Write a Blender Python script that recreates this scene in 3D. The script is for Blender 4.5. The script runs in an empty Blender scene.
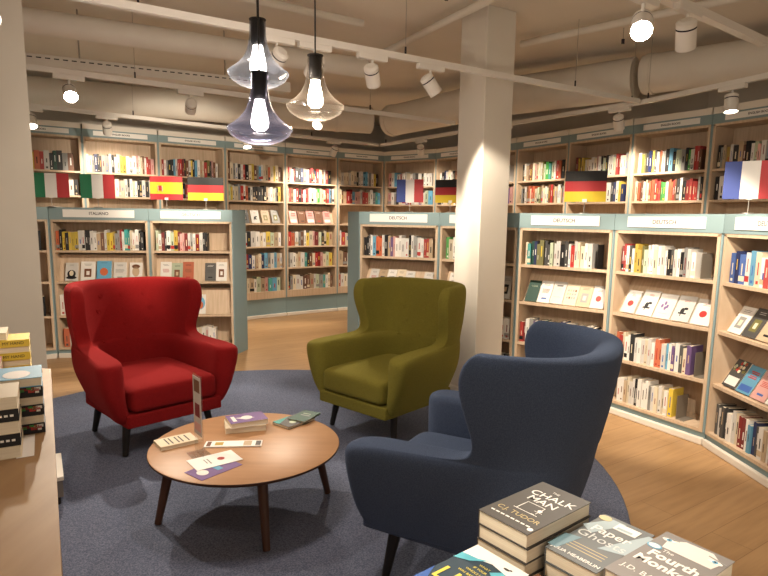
import bpy, bmesh, math, random
from mathutils import Matrix, Vector
R = random.Random(7)
S = bpy.context.scene
COL = S.collection
PI = math.pi
rad = math.radians

# ------------------------------------------------------------------ materials
MATS = {}
def nmat(name, col, rough=0.6, metal=0.0, spec=0.4):
    if name in MATS: return MATS[name]
    m = bpy.data.materials.new(name); m.use_nodes = True
    b = m.node_tree.nodes['Principled BSDF']
    b.inputs['Base Color'].default_value = (*col, 1)
    b.inputs['Roughness'].default_value = rough
    b.inputs['Metallic'].default_value = metal
    b.inputs['Specular IOR Level'].default_value = spec
    MATS[name] = m
    return m
def nodes(m): return m.node_tree.nodes, m.node_tree.links, m.node_tree.nodes['Principled BSDF']
def tex_mat(name, c1, c2, scale=(1, 1, 1), noise=8.0, detail=4.0, rough=0.6, bump=0.0, bscale=None, rot=(0, 0, 0), spec=0.4, lo=.35, hi=.65):
    m = nmat(name, c1, rough, 0, spec)
    N, L, b = nodes(m)
    tc = N.new('ShaderNodeTexCoord'); mp = N.new('ShaderNodeMapping')
    mp.inputs['Scale'].default_value = scale; mp.inputs['Rotation'].default_value = rot
    nz = N.new('ShaderNodeTexNoise'); nz.inputs['Scale'].default_value = noise; nz.inputs['Detail'].default_value = detail
    cr = N.new('ShaderNodeValToRGB')
    cr.color_ramp.elements[0].color = (*c1, 1); cr.color_ramp.elements[1].color = (*c2, 1)
    cr.color_ramp.elements[0].position = lo; cr.color_ramp.elements[1].position = hi
    L.new(tc.outputs['Object'], mp.inputs['Vector']); L.new(mp.outputs['Vector'], nz.inputs['Vector'])
    L.new(nz.outputs['Fac'], cr.inputs['Fac']); L.new(cr.outputs['Color'], b.inputs['Base Color'])
    if bump:
        n2 = N.new('ShaderNodeTexNoise'); n2.inputs['Scale'].default_value = bscale or noise; n2.inputs['Detail'].default_value = 2
        L.new(tc.outputs['Object'], n2.inputs['Vector'])
        bp = N.new('ShaderNodeBump'); bp.inputs['Strength'].default_value = bump; bp.inputs['Distance'].default_value = 0.004
        L.new(n2.outputs['Fac'], bp.inputs['Height']); L.new(bp.outputs['Normal'], b.inputs['Normal'])
    return m
def emit(name, col, strength):
    if name in MATS: return MATS[name]
    m = nmat(name, col)
    b = m.node_tree.nodes['Principled BSDF']
    b.inputs['Emission Color'].default_value = (*col, 1); b.inputs['Emission Strength'].default_value = strength
    return m
def glass(name, tint, refl=0.25, rough=0.03, haze=None):
    m = bpy.data.materials.new(name); m.use_nodes = True
    N, L = m.node_tree.nodes, m.node_tree.links
    N.remove(N['Principled BSDF'])
    out = [n for n in N if n.type == 'OUTPUT_MATERIAL'][0]
    t = N.new('ShaderNodeBsdfTransparent'); t.inputs['Color'].default_value = (*tint, 1)
    g = N.new('ShaderNodeBsdfGlossy'); g.inputs['Roughness'].default_value = rough
    lw = N.new('ShaderNodeLayerWeight'); lw.inputs['Blend'].default_value = .5
    pw = N.new('ShaderNodeMath'); pw.operation = 'POWER'; pw.inputs[1].default_value = 3.0
    ml = N.new('ShaderNodeMath'); ml.operation = 'MULTIPLY_ADD'; ml.inputs[1].default_value = refl * 2; ml.inputs[2].default_value = .04
    L.new(lw.outputs['Facing'], pw.inputs[0]); L.new(pw.outputs[0], ml.inputs[0])
    mx = N.new('ShaderNodeMixShader')
    L.new(ml.outputs[0], mx.inputs['Fac']); L.new(t.outputs[0], mx.inputs[1]); L.new(g.outputs[0], mx.inputs[2])
    if haze:
        df = N.new('ShaderNodeBsdfTranslucent'); df.inputs['Color'].default_value = (*haze[1], 1)
        di = N.new('ShaderNodeBsdfDiffuse'); di.inputs['Color'].default_value = (*haze[1], 1)
        a1 = N.new('ShaderNodeMixShader'); a1.inputs['Fac'].default_value = .5
        L.new(df.outputs[0], a1.inputs[1]); L.new(di.outputs[0], a1.inputs[2])
        hz = N.new('ShaderNodeMath'); hz.operation = 'MULTIPLY_ADD'; hz.inputs[1].default_value = haze[0] * 2.2; hz.inputs[2].default_value = haze[0] * .5
        L.new(pw.outputs[0], hz.inputs[0])
        m2 = N.new('ShaderNodeMixShader'); L.new(hz.outputs[0], m2.inputs['Fac']); L.new(mx.outputs[0], m2.inputs[1]); L.new(a1.outputs[0], m2.inputs[2])
        mx = m2
    L.new(mx.outputs[0], out.inputs['Surface'])
    MATS[name] = m
    return m

WOOD = tex_mat('birch_wood', (.54, .405, .28), (.63, .49, .355), (18, 3, 1.2), 3.0, 5, .5, spec=.3)
TEAL = nmat('teal_paint', (.23, .325, .345), .55)
WHITE = nmat('white_paint', (.78, .74, .67), .55)
SIGNW = nmat('sign_white', (.86, .85, .82), .35)
LETTER = nmat('grey_lettering', (.09, .088, .085), .6)
WALLM = tex_mat('plaster_wall', (.66, .62, .55), (.70, .66, .59), (1, 1, 1), 2, 3, .8, spec=.2)
CEIL = tex_mat('ceiling_paint', (.70, .645, .56), (.75, .69, .61), (1, 1, 1), 1.2, 5, .85, spec=.2)
DUCT = tex_mat('duct_paint', (.68, .64, .57), (.72, .68, .61), (1, 1, 1), 4, 2, .55)
METALW = nmat('white_metal', (.74, .71, .66), .4)
BLACK = nmat('black_plastic', (.012, .012, .013), .45)
BLACKWOOD = nmat('black_wood', (.012, .010, .009), .4)
STEEL = nmat('brushed_steel', (.45, .42, .38), .35, .8)
PAGES = tex_mat('paper_pages', (.70, .62, .49), (.80, .72, .58), (1, 1, 60), 6, 2, .8, spec=.1)
PAPERW = nmat('white_paper_and_lit_patch', (.85, .83, .80), .6)
OAK = tex_mat('table_oak', (.38, .20, .092), (.44, .24, .115), (1.2, 9, 9), 2.0, 5, .42, rot=(0, 0, .5))
WALNUT = nmat('walnut_edge', (.075, .032, .017), .4)
COUNTER = tex_mat('counter_veneer', (.32, .185, .085), (.38, .235, .112), (9, 1.2, 9), 2.2, 5, .5, rot=(0, 0, .53))
LENSOFF = nmat('dark_lens', (.03, .025, .035), .15)

def fabric(name, c):
    c2 = tuple(min(1, x * 1.35 + .004) for x in c)
    m = tex_mat(name, c, c2, (1, 1, 1), 260, 2, .95, .5, 420, spec=.15)
    b = m.node_tree.nodes['Principled BSDF']
    b.inputs['Sheen Weight'].default_value = .25; b.inputs['Sheen Roughness'].default_value = .5
    b.inputs['Sheen Tint'].default_value = (*[min(1, x * 3 + .05) for x in c], 1)
    return m
F_RED = fabric('red_wool', (.20, .006, .007))
F_GRN = fabric('olive_wool', (.17, .152, .026))
F_BLU = fabric('blue_wool', (.050, .072, .126))
RUG = tex_mat('rug_pile', (.102, .125, .198), (.215, .243, .34), (1, 1, 1), 160, 3, .95, .8, 300, spec=.1)

def floor_mat():
    m = nmat('oak_floor', (.5, .3, .15), .42, 0, .4)
    N, L, b = nodes(m)
    tc = N.new('ShaderNodeTexCoord'); mp = N.new('ShaderNodeMapping')
    mp.inputs['Rotation'].default_value = (0, 0, rad(-34))
    br = N.new('ShaderNodeTexBrick'); br.inputs['Scale'].default_value = 1
    br.inputs['Brick Width'].default_value = 1.9; br.inputs['Row Height'].default_value = .19
    br.inputs['Mortar Size'].default_value = .0018; br.inputs['Mortar Smooth'].default_value = .3
    br.inputs['Color1'].default_value = (.40, .245, .118, 1); br.inputs['Color2'].default_value = (.45, .28, .14, 1)
    br.inputs['Mortar'].default_value = (.25, .14, .062, 1)
    mp2 = N.new('ShaderNodeMapping'); mp2.inputs['Scale'].default_value = (1.2, 12, 1)
    nz = N.new('ShaderNodeTexNoise'); nz.inputs['Scale'].default_value = 2.5; nz.inputs['Detail'].default_value = 6
    mx = N.new('ShaderNodeMix'); mx.data_type = 'RGBA'; mx.blend_type = 'MULTIPLY'; mx.inputs['Factor'].default_value = .7
    cr = N.new('ShaderNodeValToRGB'); cr.color_ramp.elements[0].color = (.84, .80, .75, 1); cr.color_ramp.elements[1].color = (1.1, 1.08, 1.05, 1)
    cr.color_ramp.elements[0].position = .3; cr.color_ramp.elements[1].position = .62
    L.new(tc.outputs['Object'], mp.inputs['Vector']); L.new(mp.outputs['Vector'], br.inputs['Vector'])
    L.new(mp.outputs['Vector'], mp2.inputs['Vector']); L.new(mp2.outputs['Vector'], nz.inputs['Vector'])
    L.new(nz.outputs['Fac'], cr.inputs['Fac'])
    L.new(br.outputs['Color'], mx.inputs['A']); L.new(cr.outputs['Color'], mx.inputs['B'])
    L.new(mx.outputs['Result'], b.inputs['Base Color'])
    return m
FLOORM = floor_mat()

# book colours: letter -> (words for it, linear colour)
BC = {
 'w': ('white', (.76, .74, .70)), 'c': ('cream', (.72, .63, .47)), 'k': ('black', (.016, .016, .018)),
 'g': ('grey', (.28, .28, .27)), 'r': ('red', (.42, .04, .035)), 'd': ('dark red', (.20, .02, .02)),
 'o': ('orange', (.56, .14, .06)), 'y': ('yellow', (.70, .52, .07)), 'm': ('mustard', (.46, .32, .06)),
 'b': ('blue', (.05, .12, .38)), 'n': ('navy', (.02, .03, .10)), 's': ('light blue', (.13, .38, .58)),
 't': ('green-blue', (.06, .34, .32)), 'e': ('green', (.06, .30, .06)), 'l': ('pale green', (.50, .58, .42)),
 'p': ('pink', (.66, .36, .33)), 'u': ('purple', (.17, .10, .26)), 'z': ('brown', (.17, .075, .04)),
 'j': ('beige', (.50, .38, .25)), 'f': ('dark green', (.015, .07, .05)), 'q': ('dark grey', (.07, .068, .066)), 'v': ('olive', (.16, .15, .05)),
}
def bmat(k, v=0):
    f = (1, .82, .92, .72)[v]; g = (.0, .012, .03, .02)[v]
    return nmat('cover_' + BC[k][0].replace(' ', '_').replace('-', '_') + ('', '_dull', '_soft', '_faded')[v], tuple(x * f + g for x in BC[k][1]), .5, 0, .3)
DARKS = set('krdnbfqzuvet')

# ------------------------------------------------------------------ mesh helpers
class MB:
    def __init__(s): s.v = []; s.f = []; s.mi = []; s.mats = []; s.smooth = []
    def slot(s, m):
        if m not in s.mats: s.mats.append(m)
        return s.mats.index(m)
    def add(s, vs, fs, m, M=None, smooth=False):
        o = len(s.v); k = s.slot(m)
        s.v += [(M @ Vector(p))[:] if M is not None else tuple(p) for p in vs]
        for f in fs: s.f.append(tuple(i + o for i in f)); s.mi.append(k); s.smooth.append(smooth)
    def box(s, a, b, m, M=None):
        (x0, y0, z0), (x1, y1, z1) = a, b
        s.add([(x0,y0,z0),(x1,y0,z0),(x1,y1,z0),(x0,y1,z0),(x0,y0,z1),(x1,y0,z1),(x1,y1,z1),(x0,y1,z1)],
              [(0,3,2,1),(4,5,6,7),(0,1,5,4),(1,2,6,5),(2,3,7,6),(3,0,4,7)], m, M)
    def prism(s, poly, z0, z1, m, M=None):
        n = len(poly)
        s.add([(x, y, z0) for x, y in poly] + [(x, y, z1) for x, y in poly],
              [tuple(range(n - 1, -1, -1)), tuple(range(n, 2 * n))] + [(i, (i + 1) % n, n + (i + 1) % n, n + i) for i in range(n)], m, M)
    def tube(s, p, q, r0, m, r1=None, n=16, caps=True, M=None, smooth=True):
        r1 = r0 if r1 is None else r1
        p, q = Vector(p), Vector(q); ax = (q - p).normalized()
        u = ax.orthogonal().normalized(); w = ax.cross(u)
        ring = lambda c, r: [tuple(c + (u * math.cos(2*PI*i/n) + w * math.sin(2*PI*i/n)) * r) for i in range(n)]
        s.add(ring(p, r0) + ring(q, r1), [(i, (i + 1) % n, n + (i + 1) % n, n + i) for i in range(n)], m, M, smooth)
        if caps: s.add(ring(p, r0), [tuple(range(n - 1, -1, -1))], m, M); s.add(ring(q, r1), [tuple(range(n))], m, M)
    def path(s, pts, r, m, n=8, M=None):
        for a, b in zip(pts[:-1], pts[1:]): s.tube(a, b, r, m, n=n, M=M)
    def lathe(s, prof, m, n=40, M=None, smooth=True):
        k = len(prof); vs = []
        for r, z in prof: vs += [(r * math.cos(2*PI*i/n), r * math.sin(2*PI*i/n), z) for i in range(n)]
        s.add(vs, [(j*n + i, j*n + (i+1) % n, (j+1)*n + (i+1) % n, (j+1)*n + i) for j in range(k-1) for i in range(n)], m, M, smooth)
    def disc(s, r, z, m, n=32, M=None, sx=1., sy=1.):
        s.add([(r*sx*math.cos(2*PI*i/n), r*sy*math.sin(2*PI*i/n), z) for i in range(n)], [tuple(range(n))], m, M)
    def build(s, name, parent=None, loc=None, bevel=0, sub=0):
        me = bpy.data.meshes.new(name); me.from_pydata(s.v, [], s.f)
        for m in s.mats: me.materials.append(m)
        me.polygons.foreach_set('material_index', s.mi); me.polygons.foreach_set('use_smooth', s.smooth); me.update()
        o = bpy.data.objects.new(name, me); COL.objects.link(o)
        if parent: o.parent = parent
        if loc: o.location = loc
        if bevel:
            md = o.modifiers.new('bevel', 'BEVEL'); md.width = bevel; md.segments = 3; md.limit_method = 'ANGLE'
        if sub:
            md = o.modifiers.new('sub', 'SUBSURF'); md.levels = sub; md.render_levels = sub
        return o
def part(name, parent, fn, **kw):
    b = MB(); fn(b); return b.build(name, parent, **kw)
def tag(o, label, cat, group=None, kind=None):
    if label: o['label'] = label
    if cat: o['category'] = cat
    if group: o['group'] = group
    if kind: o['kind'] = kind
    return o
def thing(name, label, cat, loc=(0, 0, 0), rz=0, group=None):
    o = bpy.data.objects.new(name, None); COL.objects.link(o); o.empty_display_size = .1
    o.location = loc; o.rotation_euler = (0, 0, rz)
    return tag(o, label, cat, group)
def struct(name, fn, label=None, **kw):
    b = MB(); fn(b); o = b.build(name, **kw); o['kind'] = 'structure'
    if label: o['label'] = label
    return o
_tc = {}
def text_mesh(s, size, mat, align='CENTER', bold=0.0, shear=0.0):
    key = (s, size, mat.name, align, bold, shear)
    if key in _tc: return _tc[key]
    cu = bpy.data.curves.new('txt', 'FONT'); cu.body = s; cu.size = size; cu.align_x = align; cu.align_y = 'CENTER'
    cu.offset = bold; cu.extrude = .00012; cu.shear = shear; cu.resolution_u = 3
    ob = bpy.data.objects.new('txt', cu); COL.objects.link(ob)
    dg = bpy.context.evaluated_depsgraph_get()
    me = bpy.data.meshes.new_from_object(ob.evaluated_get(dg)); me.materials.clear(); me.materials.append(mat)
    bpy.data.objects.remove(ob); _tc[key] = me
    return me
def text(name, s, size, mat, parent, M, **kw):
    o = bpy.data.objects.new(name, text_mesh(s, size, mat, **kw)); COL.objects.link(o)
    o.parent = parent; o.matrix_local = M
    return o
STAND = Matrix.Rotation(PI/2, 4, 'X')      # text that faces local -Y, upright
def T(x, y, z): return Matrix.Translation((x, y, z))
def RZ(a): return Matrix.Rotation(a, 4, 'Z')
def RX(a): return Matrix.Rotation(a, 4, 'X')

# ------------------------------------------------------------------ camera
H = 1.5
cam = bpy.data.objects.new('camera', bpy.data.cameras.new('camera')); COL.objects.link(cam)
cam.data.sensor_fit = 'HORIZONTAL'; cam.data.sensor_width = 36; cam.data.lens = 590 / 768 * 36
cam.data.shift_y = 17 / 768; cam.data.clip_start = .05
CP, CR = rad(8.45), rad(.85)
cam.matrix_world = T(0, 0, H) @ RX(PI/2 - CP) @ RZ(CR)
S.camera = cam
def proj(P):
    d = P[1] * math.cos(CP) - (P[2] - H) * math.sin(CP)
    if d < .05: return None
    Z = (P[1] * math.sin(CP) + (P[2] - H) * math.cos(CP)) / d * 590; X = P[0] / d * 590
    c, s = math.cos(CR), math.sin(CR)
    return 384 + X*c + Z*s, 305 - (-X*s + Z*c)

# ------------------------------------------------------------------ room shell
TL = [(-4.42,6.72), (-3.62,7.22), (-2.90,7.70), (-2.19,8.23), (-1.475,8.84), (-.75,9.37), (-.03,9.86)]
TR = [(-.03,9.86), (.77,9.32), (1.26,8.64), (1.71,7.93), (2.15,7.16), (2.58,6.37), (3.03,5.68), (3.42,4.90)]
LOWL = [(-4.12,5.53), (-3.385,5.99), (-2.44,6.14), (-1.60,6.245)]
LOWR = [(-.26,5.93), (.51,5.61), (1.14,5.075), (1.754,4.553), (2.176,3.826), (2.226,2.99)]
ZC = 3.12
BOUND = [(-5.4,-1.8), (4.6,-1.8), (4.6,5.4), (3.45,6.6), (2.9,7.7), (2.1,9.1), (1.4,10.2), (-.03,11.0), (-1.0,10.2), (-4.7,7.1), (-5.4,6.6)]
struct('floor', lambda b: b.prism(BOUND, -.06, 0, FLOORM), 'oak plank floor laid diagonally')
struct('ceiling', lambda b: b.prism(BOUND, ZC, ZC + .08, CEIL), 'painted ceiling with exposed services')
wn = ['wall_front', 'wall_right', 'wall_right_return', 'wall_rear_right', 'wall_rear_right.001', 'wall_rear_right.002', 'wall_rear', 'wall_rear_left', 'wall_rear_left.001', 'wall_left_return', 'wall_left']
for i, nm in enumerate(wn):
    p, q = Vector(BOUND[i]), Vector(BOUND[(i + 1) % len(BOUND)]); d = (q - p).normalized(); n = Vector((d.y, -d.x)) * .1
    if nm == 'wall_front': continue
    struct(nm, lambda b: b.prism([p, p + n - d * 0, q + n, q][::1], 0, ZC, WALLM))
# pier at the left and the pillar
struct('wall_pier', lambda b: b.prism([(-3.1,3.2), (-1.872,3.2), (-1.99,3.38), (-3.1,3.38)], 0, ZC, WALLM), 'smooth beige wall end at the left edge')
PN, PL_, PR_ = Vector((.762, 4.79)), Vector((-.535, .845)), Vector((.845, .535))
def pillar_poly(e=0.):
    o = PN - (PL_ + PR_) * e; a, c = PL_ * (.315 + 2*e), PR_ * (.30 + 2*e)
    return [o, o + c, o + c + a, o + a]
def pillar(b): b.prism(pillar_poly(), 0, ZC, WALLM)
struct('pillar', pillar, 'square white pillar turned corner-on between the chairs and the bookcases', bevel=.006)
def pillskirt(b): b.prism(pillar_poly(.012), 0, .055, WHITE)
struct('baseboard_pillar', pillskirt)

# ------------------------------------------------------------------ rug
def rug(b):
    n = 96; r = 2.19; rim = .006
    b.lathe([(0, .009), (r - .01, .009), (r, .005), (r, .0005)], RUG, n)
o = MB(); rug(o); o = o.build('round_rug', loc=(-.83, 3.45, 0)); tag(o, 'large round slate-blue rug on the oak floor under the armchairs', 'rug')

# ------------------------------------------------------------------ bookcases
BOOKS = []      # specs filled by rows
def frame(P, Q):
    P, Q = Vector(P), Vector(Q); d = Q - P
    return P, d.length, math.atan2(d.y, d.x)
def bookcase(P, Q, label, ztop, zhead, shelves, plinth, depth, sign, group, tall, lext=0.003, rext=0.003, lwedge=None, rwedge=None):
    P, W, a = frame(P, Q)
    t = thing('bookcase', label, 'bookcase', (P.x, P.y, 0), a, group)
    g, w, y0 = .014, .022, .012
    zb = shelves[0]
    li, ri = max(0, -lext - g), max(0, -rext - g)
    part('side_panel', t, lambda b: b.prism([(g, 0), (g + w, 0), (g + w + li, depth), (g + li, depth)], plinth, zhead, WOOD))
    part('side_panel', t, lambda b: b.prism([(W - g - w, 0), (W - g, 0), (W - g - ri, depth), (W - g - w - ri, depth)], plinth, zhead, WOOD))
    f = part('end_filler', t, lambda b: b.prism([(0.001, .006), (g, .006), (max(g, -lext + .0005), depth), (-lext, depth)], plinth, zhead, TEAL)); f['label'] = 'teal edge strip'
    f = part('end_filler', t, lambda b: b.prism([(W - g, .006), (W - .001, .006), (W + rext, depth), (min(W - g, W + rext - .0005), depth)], plinth, zhead, TEAL)); f['label'] = 'teal edge strip'
    part('back_panel', t, lambda b: b.box((g + w, depth - .012, plinth), (W - g - w, depth, zhead), WOOD))
    part('top_board', t, lambda b: b.box((g, 0, zhead - .022), (W - g, depth, zhead), WOOD))
    for i, z in enumerate(shelves):
        th = .022 if i or not tall else shelves[0] - plinth
        yy = 0.0 if i == 0 else .004
        part('shelf', t, lambda b: b.box((g + w, yy, z - th), (W - g - w, depth - .012, z), WOOD))
    h = part('header', t, lambda b: b.prism([(0.002, -.003), (W - .002, -.003), (W + rext, depth), (-lext, depth)], zhead, ztop, TEAL)); h['label'] = 'teal header board'
    pl = part('plinth', t, lambda b: b.prism([(0.001, .018), (W - .001, .018), (W + rext, depth), (-lext, depth)], .0, plinth, TEAL)); pl['label'] = 'teal plinth'
    sk = part('skirting', t, lambda b: b.prism([(.009, -.012), (W - .009, -.012), (W - .0015, .018), (.0015, .018)], 0, .05, WHITE), bevel=.008); sk['label'] = 'white skirting strip'
    if tall:
        cn = part('cornice', t, lambda b: b.prism([(0.009, -.012), (W - .009, -.012), (W + rext, depth), (-lext, depth)], ztop, ztop + .06, WHITE)); cn['label'] = 'white cornice strip'
    if sign:
        sw = .60 * (W / .84); sh = ztop - zhead - (.036 if tall else .046); zc = (ztop + zhead) / 2 + .003; xc = W / 2 + sign[1]
        sg = part('sign_plate', t, lambda b: b.box((xc - sw/2, -.009, zc - sh/2), (xc + sw/2, -.0035, zc + sh/2), SIGNW)); sg['label'] = 'white sign plate'
        if sign[0]:
            text('sign_lettering', sign[0], sh * (.54 if not tall else .50), LETTER, sg, T(xc, -.0096, zc) @ STAND, bold=.0007)
    if lwedge:
        v = Vector(lwedge) - P; v = Vector((v.x * math.cos(a) + v.y * math.sin(a), -v.x * math.sin(a) + v.y * math.cos(a)))
        e = part('end_panel', t, lambda b: b.prism([(.0, -.003), (.0, depth), (v.x + .01, v.y + .01), (v.x, v.y)], 0, ztop, TEAL)); e['label'] = 'teal end panel'
    if rwedge:
        v = Vector(rwedge) - P; v = Vector((v.x * math.cos(a) + v.y * math.sin(a), -v.x * math.sin(a) + v.y * math.cos(a)))
        e = part('end_panel', t, lambda b: b.prism([(W, -.003), (v.x, v.y), (v.x - .01, v.y + .01), (W, depth)], 0, ztop, TEAL)); e['label'] = 'teal end panel'
    M = T(P.x, P.y, 0) @ RZ(a)
    return t, M, W

def row(cs, z, letters, f0, f1, where, hmin=.17, hmax=.215, yoff=.03, gap=.40, lean_last=False):
    t, M, W = cs
    x0, x1 = .04 + (W - .08) * f0, .04 + (W - .08) * f1
    L = [k for k in letters if k != ' ']
    ws = [R.uniform(.7, 1.35) for _ in L]; s = (x1 - x0) / sum(ws)
    x = x0
    for i, (k, w) in enumerate(zip(L, ws)):
        wd = w * s
        h = min(R.uniform(hmin, hmax), gap - .02)
        BOOKS.append(dict(kind='spine', M=M @ T(x + .0006, yoff + R.uniform(-.006, .012), z + .0005), w=wd - .0012, h=h, d=R.uniform(.115, .135), k=k, where=where, z=z, tall=hmin))
        x += wd
    return x

def display(cs, z, covers, where, tilt=20, y=.035, fr=(.04, .96), hh=(.19, .21)):
    """covers: list of (letter, style) or None, face out and leaning back"""
    t, M, W = cs
    n = len(covers); x0 = .05 + (W - .1) * fr[0]; span = (W - .1) * (fr[1] - fr[0])
    tt = math.tan(rad(tilt)); hz = min(.27, (.262 - y - .026) / tt)
    ra, rb = y + .026, y + .026 + hz * tt
    part('display_rest', t, lambda b: b.add([(.037, rb, z + hz), (W - .037, rb, z + hz), (W - .037, ra, z), (.037, ra, z),
                                             (.037, rb + .008, z + hz), (W - .037, rb + .008, z + hz), (W - .037, ra + .008, z), (.037, ra + .008, z)],
                                            [(0,3,2,1), (4,5,6,7), (0,1,5,4), (1,2,6,5), (2,3,7,6), (3,0,4,7)], WOOD))
    for i, c in enumerate(covers):
        if not c: continue
        h = R.uniform(*hh); w = min(h * R.uniform(.62, .68), span / n - .005); th = R.uniform(.013, .020)
        xc = x0 + span * (i + .5) / n
        BOOKS.append(dict(kind='face', M=M @ T(xc - w/2, y - .002, z + .0008 + th * math.sin(rad(tilt))) @ RX(-rad(tilt)), w=w, h=h, d=th, k=c[0], style=c[1] if len(c) > 1 else '', where=where, z=z, tall=.2))

SL = [.11, .445, .80, 1.12]
SIGN_DE = ('DEUTSCH', 0)
gL, gR = 'low bookcases on the left', 'low bookcases on the right'
LOWARGS = dict(ztop=1.553, zhead=1.43, shelves=SL, plinth=.088, depth=.29, tall=False)
lowL = []
def turn(C, i, depth):
    if i <= 0 or i >= len(C) - 1: return .003
    a, b, c = (Vector(C[k]) for k in (i - 1, i, i + 1)); u, v = b - a, c - b
    return depth * math.tan((math.atan2(u.y, u.x) - math.atan2(v.y, v.x)) / 2) - .0008
lowL.append(bookcase(LOWL[0], LOWL[1], 'low bookcase half hidden by the beige wall end, left of the ITALIANO bookcase', sign=None, group=gL, rext=turn(LOWL, 1, .29), **LOWARGS))
lowL.append(bookcase(LOWL[1], LOWL[2], 'low teal-edged bookcase with the ITALIANO sign', sign=('ITALIANO', 0), group=gL, lext=turn(LOWL, 1, .29), rext=turn(LOWL, 2, .29), **LOWARGS))
lowL.append(bookcase(LOWL[2], LOWL[3], 'low teal-edged bookcase behind the red armchair with the DEUTSCH sign', sign=SIGN_DE, group=gL, lext=turn(LOWL, 2, .29), rwedge=(-1.532, 6.53), **LOWARGS))
lowR = []
rn = ['low bookcase with DEUTSCH sign directly behind the green armchair',
      'low bookcase mostly hidden behind the white pillar',
      'low bookcase with DEUTSCH sign just right of the white pillar',
      'low bookcase with DEUTSCH sign right of the blue armchair, mostly pale books',
      'low bookcase cut off by the right edge of the photo']
rs = [('DEUTSCH', 0), ('DEUTSCH', 0), ('DEUTSCH', 0), ('DEUTSCH', 0), ('DEUTSCH', 0)]
for i in range(5):
    kw = dict(lext=turn(LOWR, i, .29), rext=turn(LOWR, i + 1, .29))
    if i == 0: kw['lwedge'] = (-.39, 6.235)
    lowR.append(bookcase(LOWR[i], LOWR[i + 1], rn[i], sign=rs[i], group=gR, **kw, **LOWARGS))
ST = [.39, .732, 1.054, 1.386, 1.707, 1.993]
TALLARGS = dict(ztop=2.49, zhead=2.40, shelves=ST, plinth=.284, depth=.28, tall=True)
tl_n = ['tall bookcase partly hidden by the beige wall end at far left', 'tall bookcase behind the leftmost Italian flag',
        'tall bookcase behind the second Italian flag', 'tall bookcase behind the Spanish flag',
        'tall bookcase just right of the low left bookcases, under the hanging lamps', 'tall bookcase on the back wall displaying pink covers',
        'tall bookcase at the inner corner, left of the French flag bookcase']
tall = []
EN = 'ENGLISH BOOKS'
for i in range(6):
    tall.append(bookcase(TL[i], TL[i + 1], (tl_n[1:])[i], sign=(EN if i not in (0,) else EN, 0), group='tall bookcases along the back left', lext=turn(TL, i, .28), rext=turn(TL, i + 1, .28) - (.03 if i == 5 else 0), **TALLARGS))
tr_n = ['tall bookcase behind the small French flag left of the pillar', 'tall bookcase behind the German flag touching the pillar',
        'tall bookcase mostly hidden by the white pillar', 'tall bookcase right of the pillar without a flag',
        'tall bookcase behind the German flag right of the pillar', 'tall bookcase with many red and orange books, upper right',
        'tall bookcase behind the French flag at the right edge']
for i in range(7):
    tall.append(bookcase(TR[i], TR[i + 1], tr_n[i], sign=(EN, 0), group='tall bookcases along the back right', lext=turn(TR, i, .28) - (.03 if i == 0 else 0), rext=turn(TR, i + 1, .28), **TALLARGS))

# ---- book rows (colours left to right as they stand)
def W(shelf, case): return '%s of the %s' % (shelf, case)
top, sec, thi, bot = 'top shelf', 'second shelf', 'third shelf', 'bottom shelf'
cI, cD = 'ITALIANO bookcase', 'low bookcase behind the red armchair'
row(lowL[0], 1.12, 'kzkdkgzk', .3, .95, W(top, 'low bookcase by the wall end')); row(lowL[0], .445, 'kzgkzdk', .2, .95, W(thi, 'low bookcase by the wall end'))
row(lowL[1], 1.12, 'okykyyywwkkwwjzwyymggrwttcwwkk', .0, .97, W(top, cI), gap=.29)
display(lowL[1], .80, [('w','portrait'), ('w','photo'), ('s','sky'), ('w','text'), ('w','face')], W('display shelf', cI), tilt=17)
row(lowL[1], .445, 'wwwgwcwwpwwcwkwrww', .0, .9, W(thi, cI)); row(lowL[1], .11, 'owwcwkwrcwwygw', .02, .9, W(bot, cI))
row(lowL[2], 1.12, 'lwdkwlmdppdwgwdwkk', .02, .70, W(top, cD), gap=.29)
display(lowL[2], .80, [('w','text'), ('l','photo'), ('o','text'), None, ('q','text'), ('w','photo')], W('upper display shelf', cD), tilt=17)
display(lowL[2], .445, [('c','text'), ('w','photo'), ('w','text'), ('w','sky'), None, None], W('lower display shelf', cD), tilt=17)
row(lowL[2], .11, 'wwcwkwrcwwygwjwcwwww', .02, .78, W(bot, cD))
c1 = 'low bookcase behind the green armchair'
row(lowR[0], 1.12, 'kkqwsoowkjupwwwwkwgwwrrj', .0, .96, W(top, c1), gap=.29)
display(lowR[0], .80, [('w','text'), ('j','photo'), ('w','text'), ('c','photo'), ('w','text'), None, ('w','photo')], W('display shelf', c1), tilt=31)
row(lowR[0], .445, 'wcwkgwwrwwcwwkw', .02, .9, W(thi, c1)); row(lowR[0], .11, 'kwcwgwwdwwk', .02, .8, W(bot, c1))
c2 = 'low bookcase behind the pillar'
row(lowR[1], 1.12, 'ecwkwgwrwwcw', .02, .62, W(top, c2), gap=.29)
display(lowR[1], .80, [('w','text'), ('w','photo'), ('c','text'), ('w','text'), ('w','text'), ('w','photo')], W('display shelf', c2))
row(lowR[1], .445, 'wwcwgwwwwrwwwww', .1, .97, W(thi, c2)); row(lowR[1], .11, 'kgkwkkdkkwkk', .1, .97, W(bot, c2))
c3 = 'low bookcase right of the pillar'
row(lowR[2], 1.12, 'ctfnvvqqlwwkqwrwccww', .02, .82, W(top, c3), gap=.29)
display(lowR[2], .80, [('f','plain'), ('w','text'), ('w','title'), ('c','lines'), ('j','photo'), ('w','dot')], W('display shelf', c3), tilt=31, fr=(.02, .99))
row(lowR[2], .445, 'rdwgurvfjcwwnwwkwkwwqk', .0, .97, W(thi, c3)); row(lowR[2], .11, 'cywsgwcwwkwwcwwk', .02, .97, W(bot, c3))
c4 = 'low bookcase right of the blue armchair'
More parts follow.
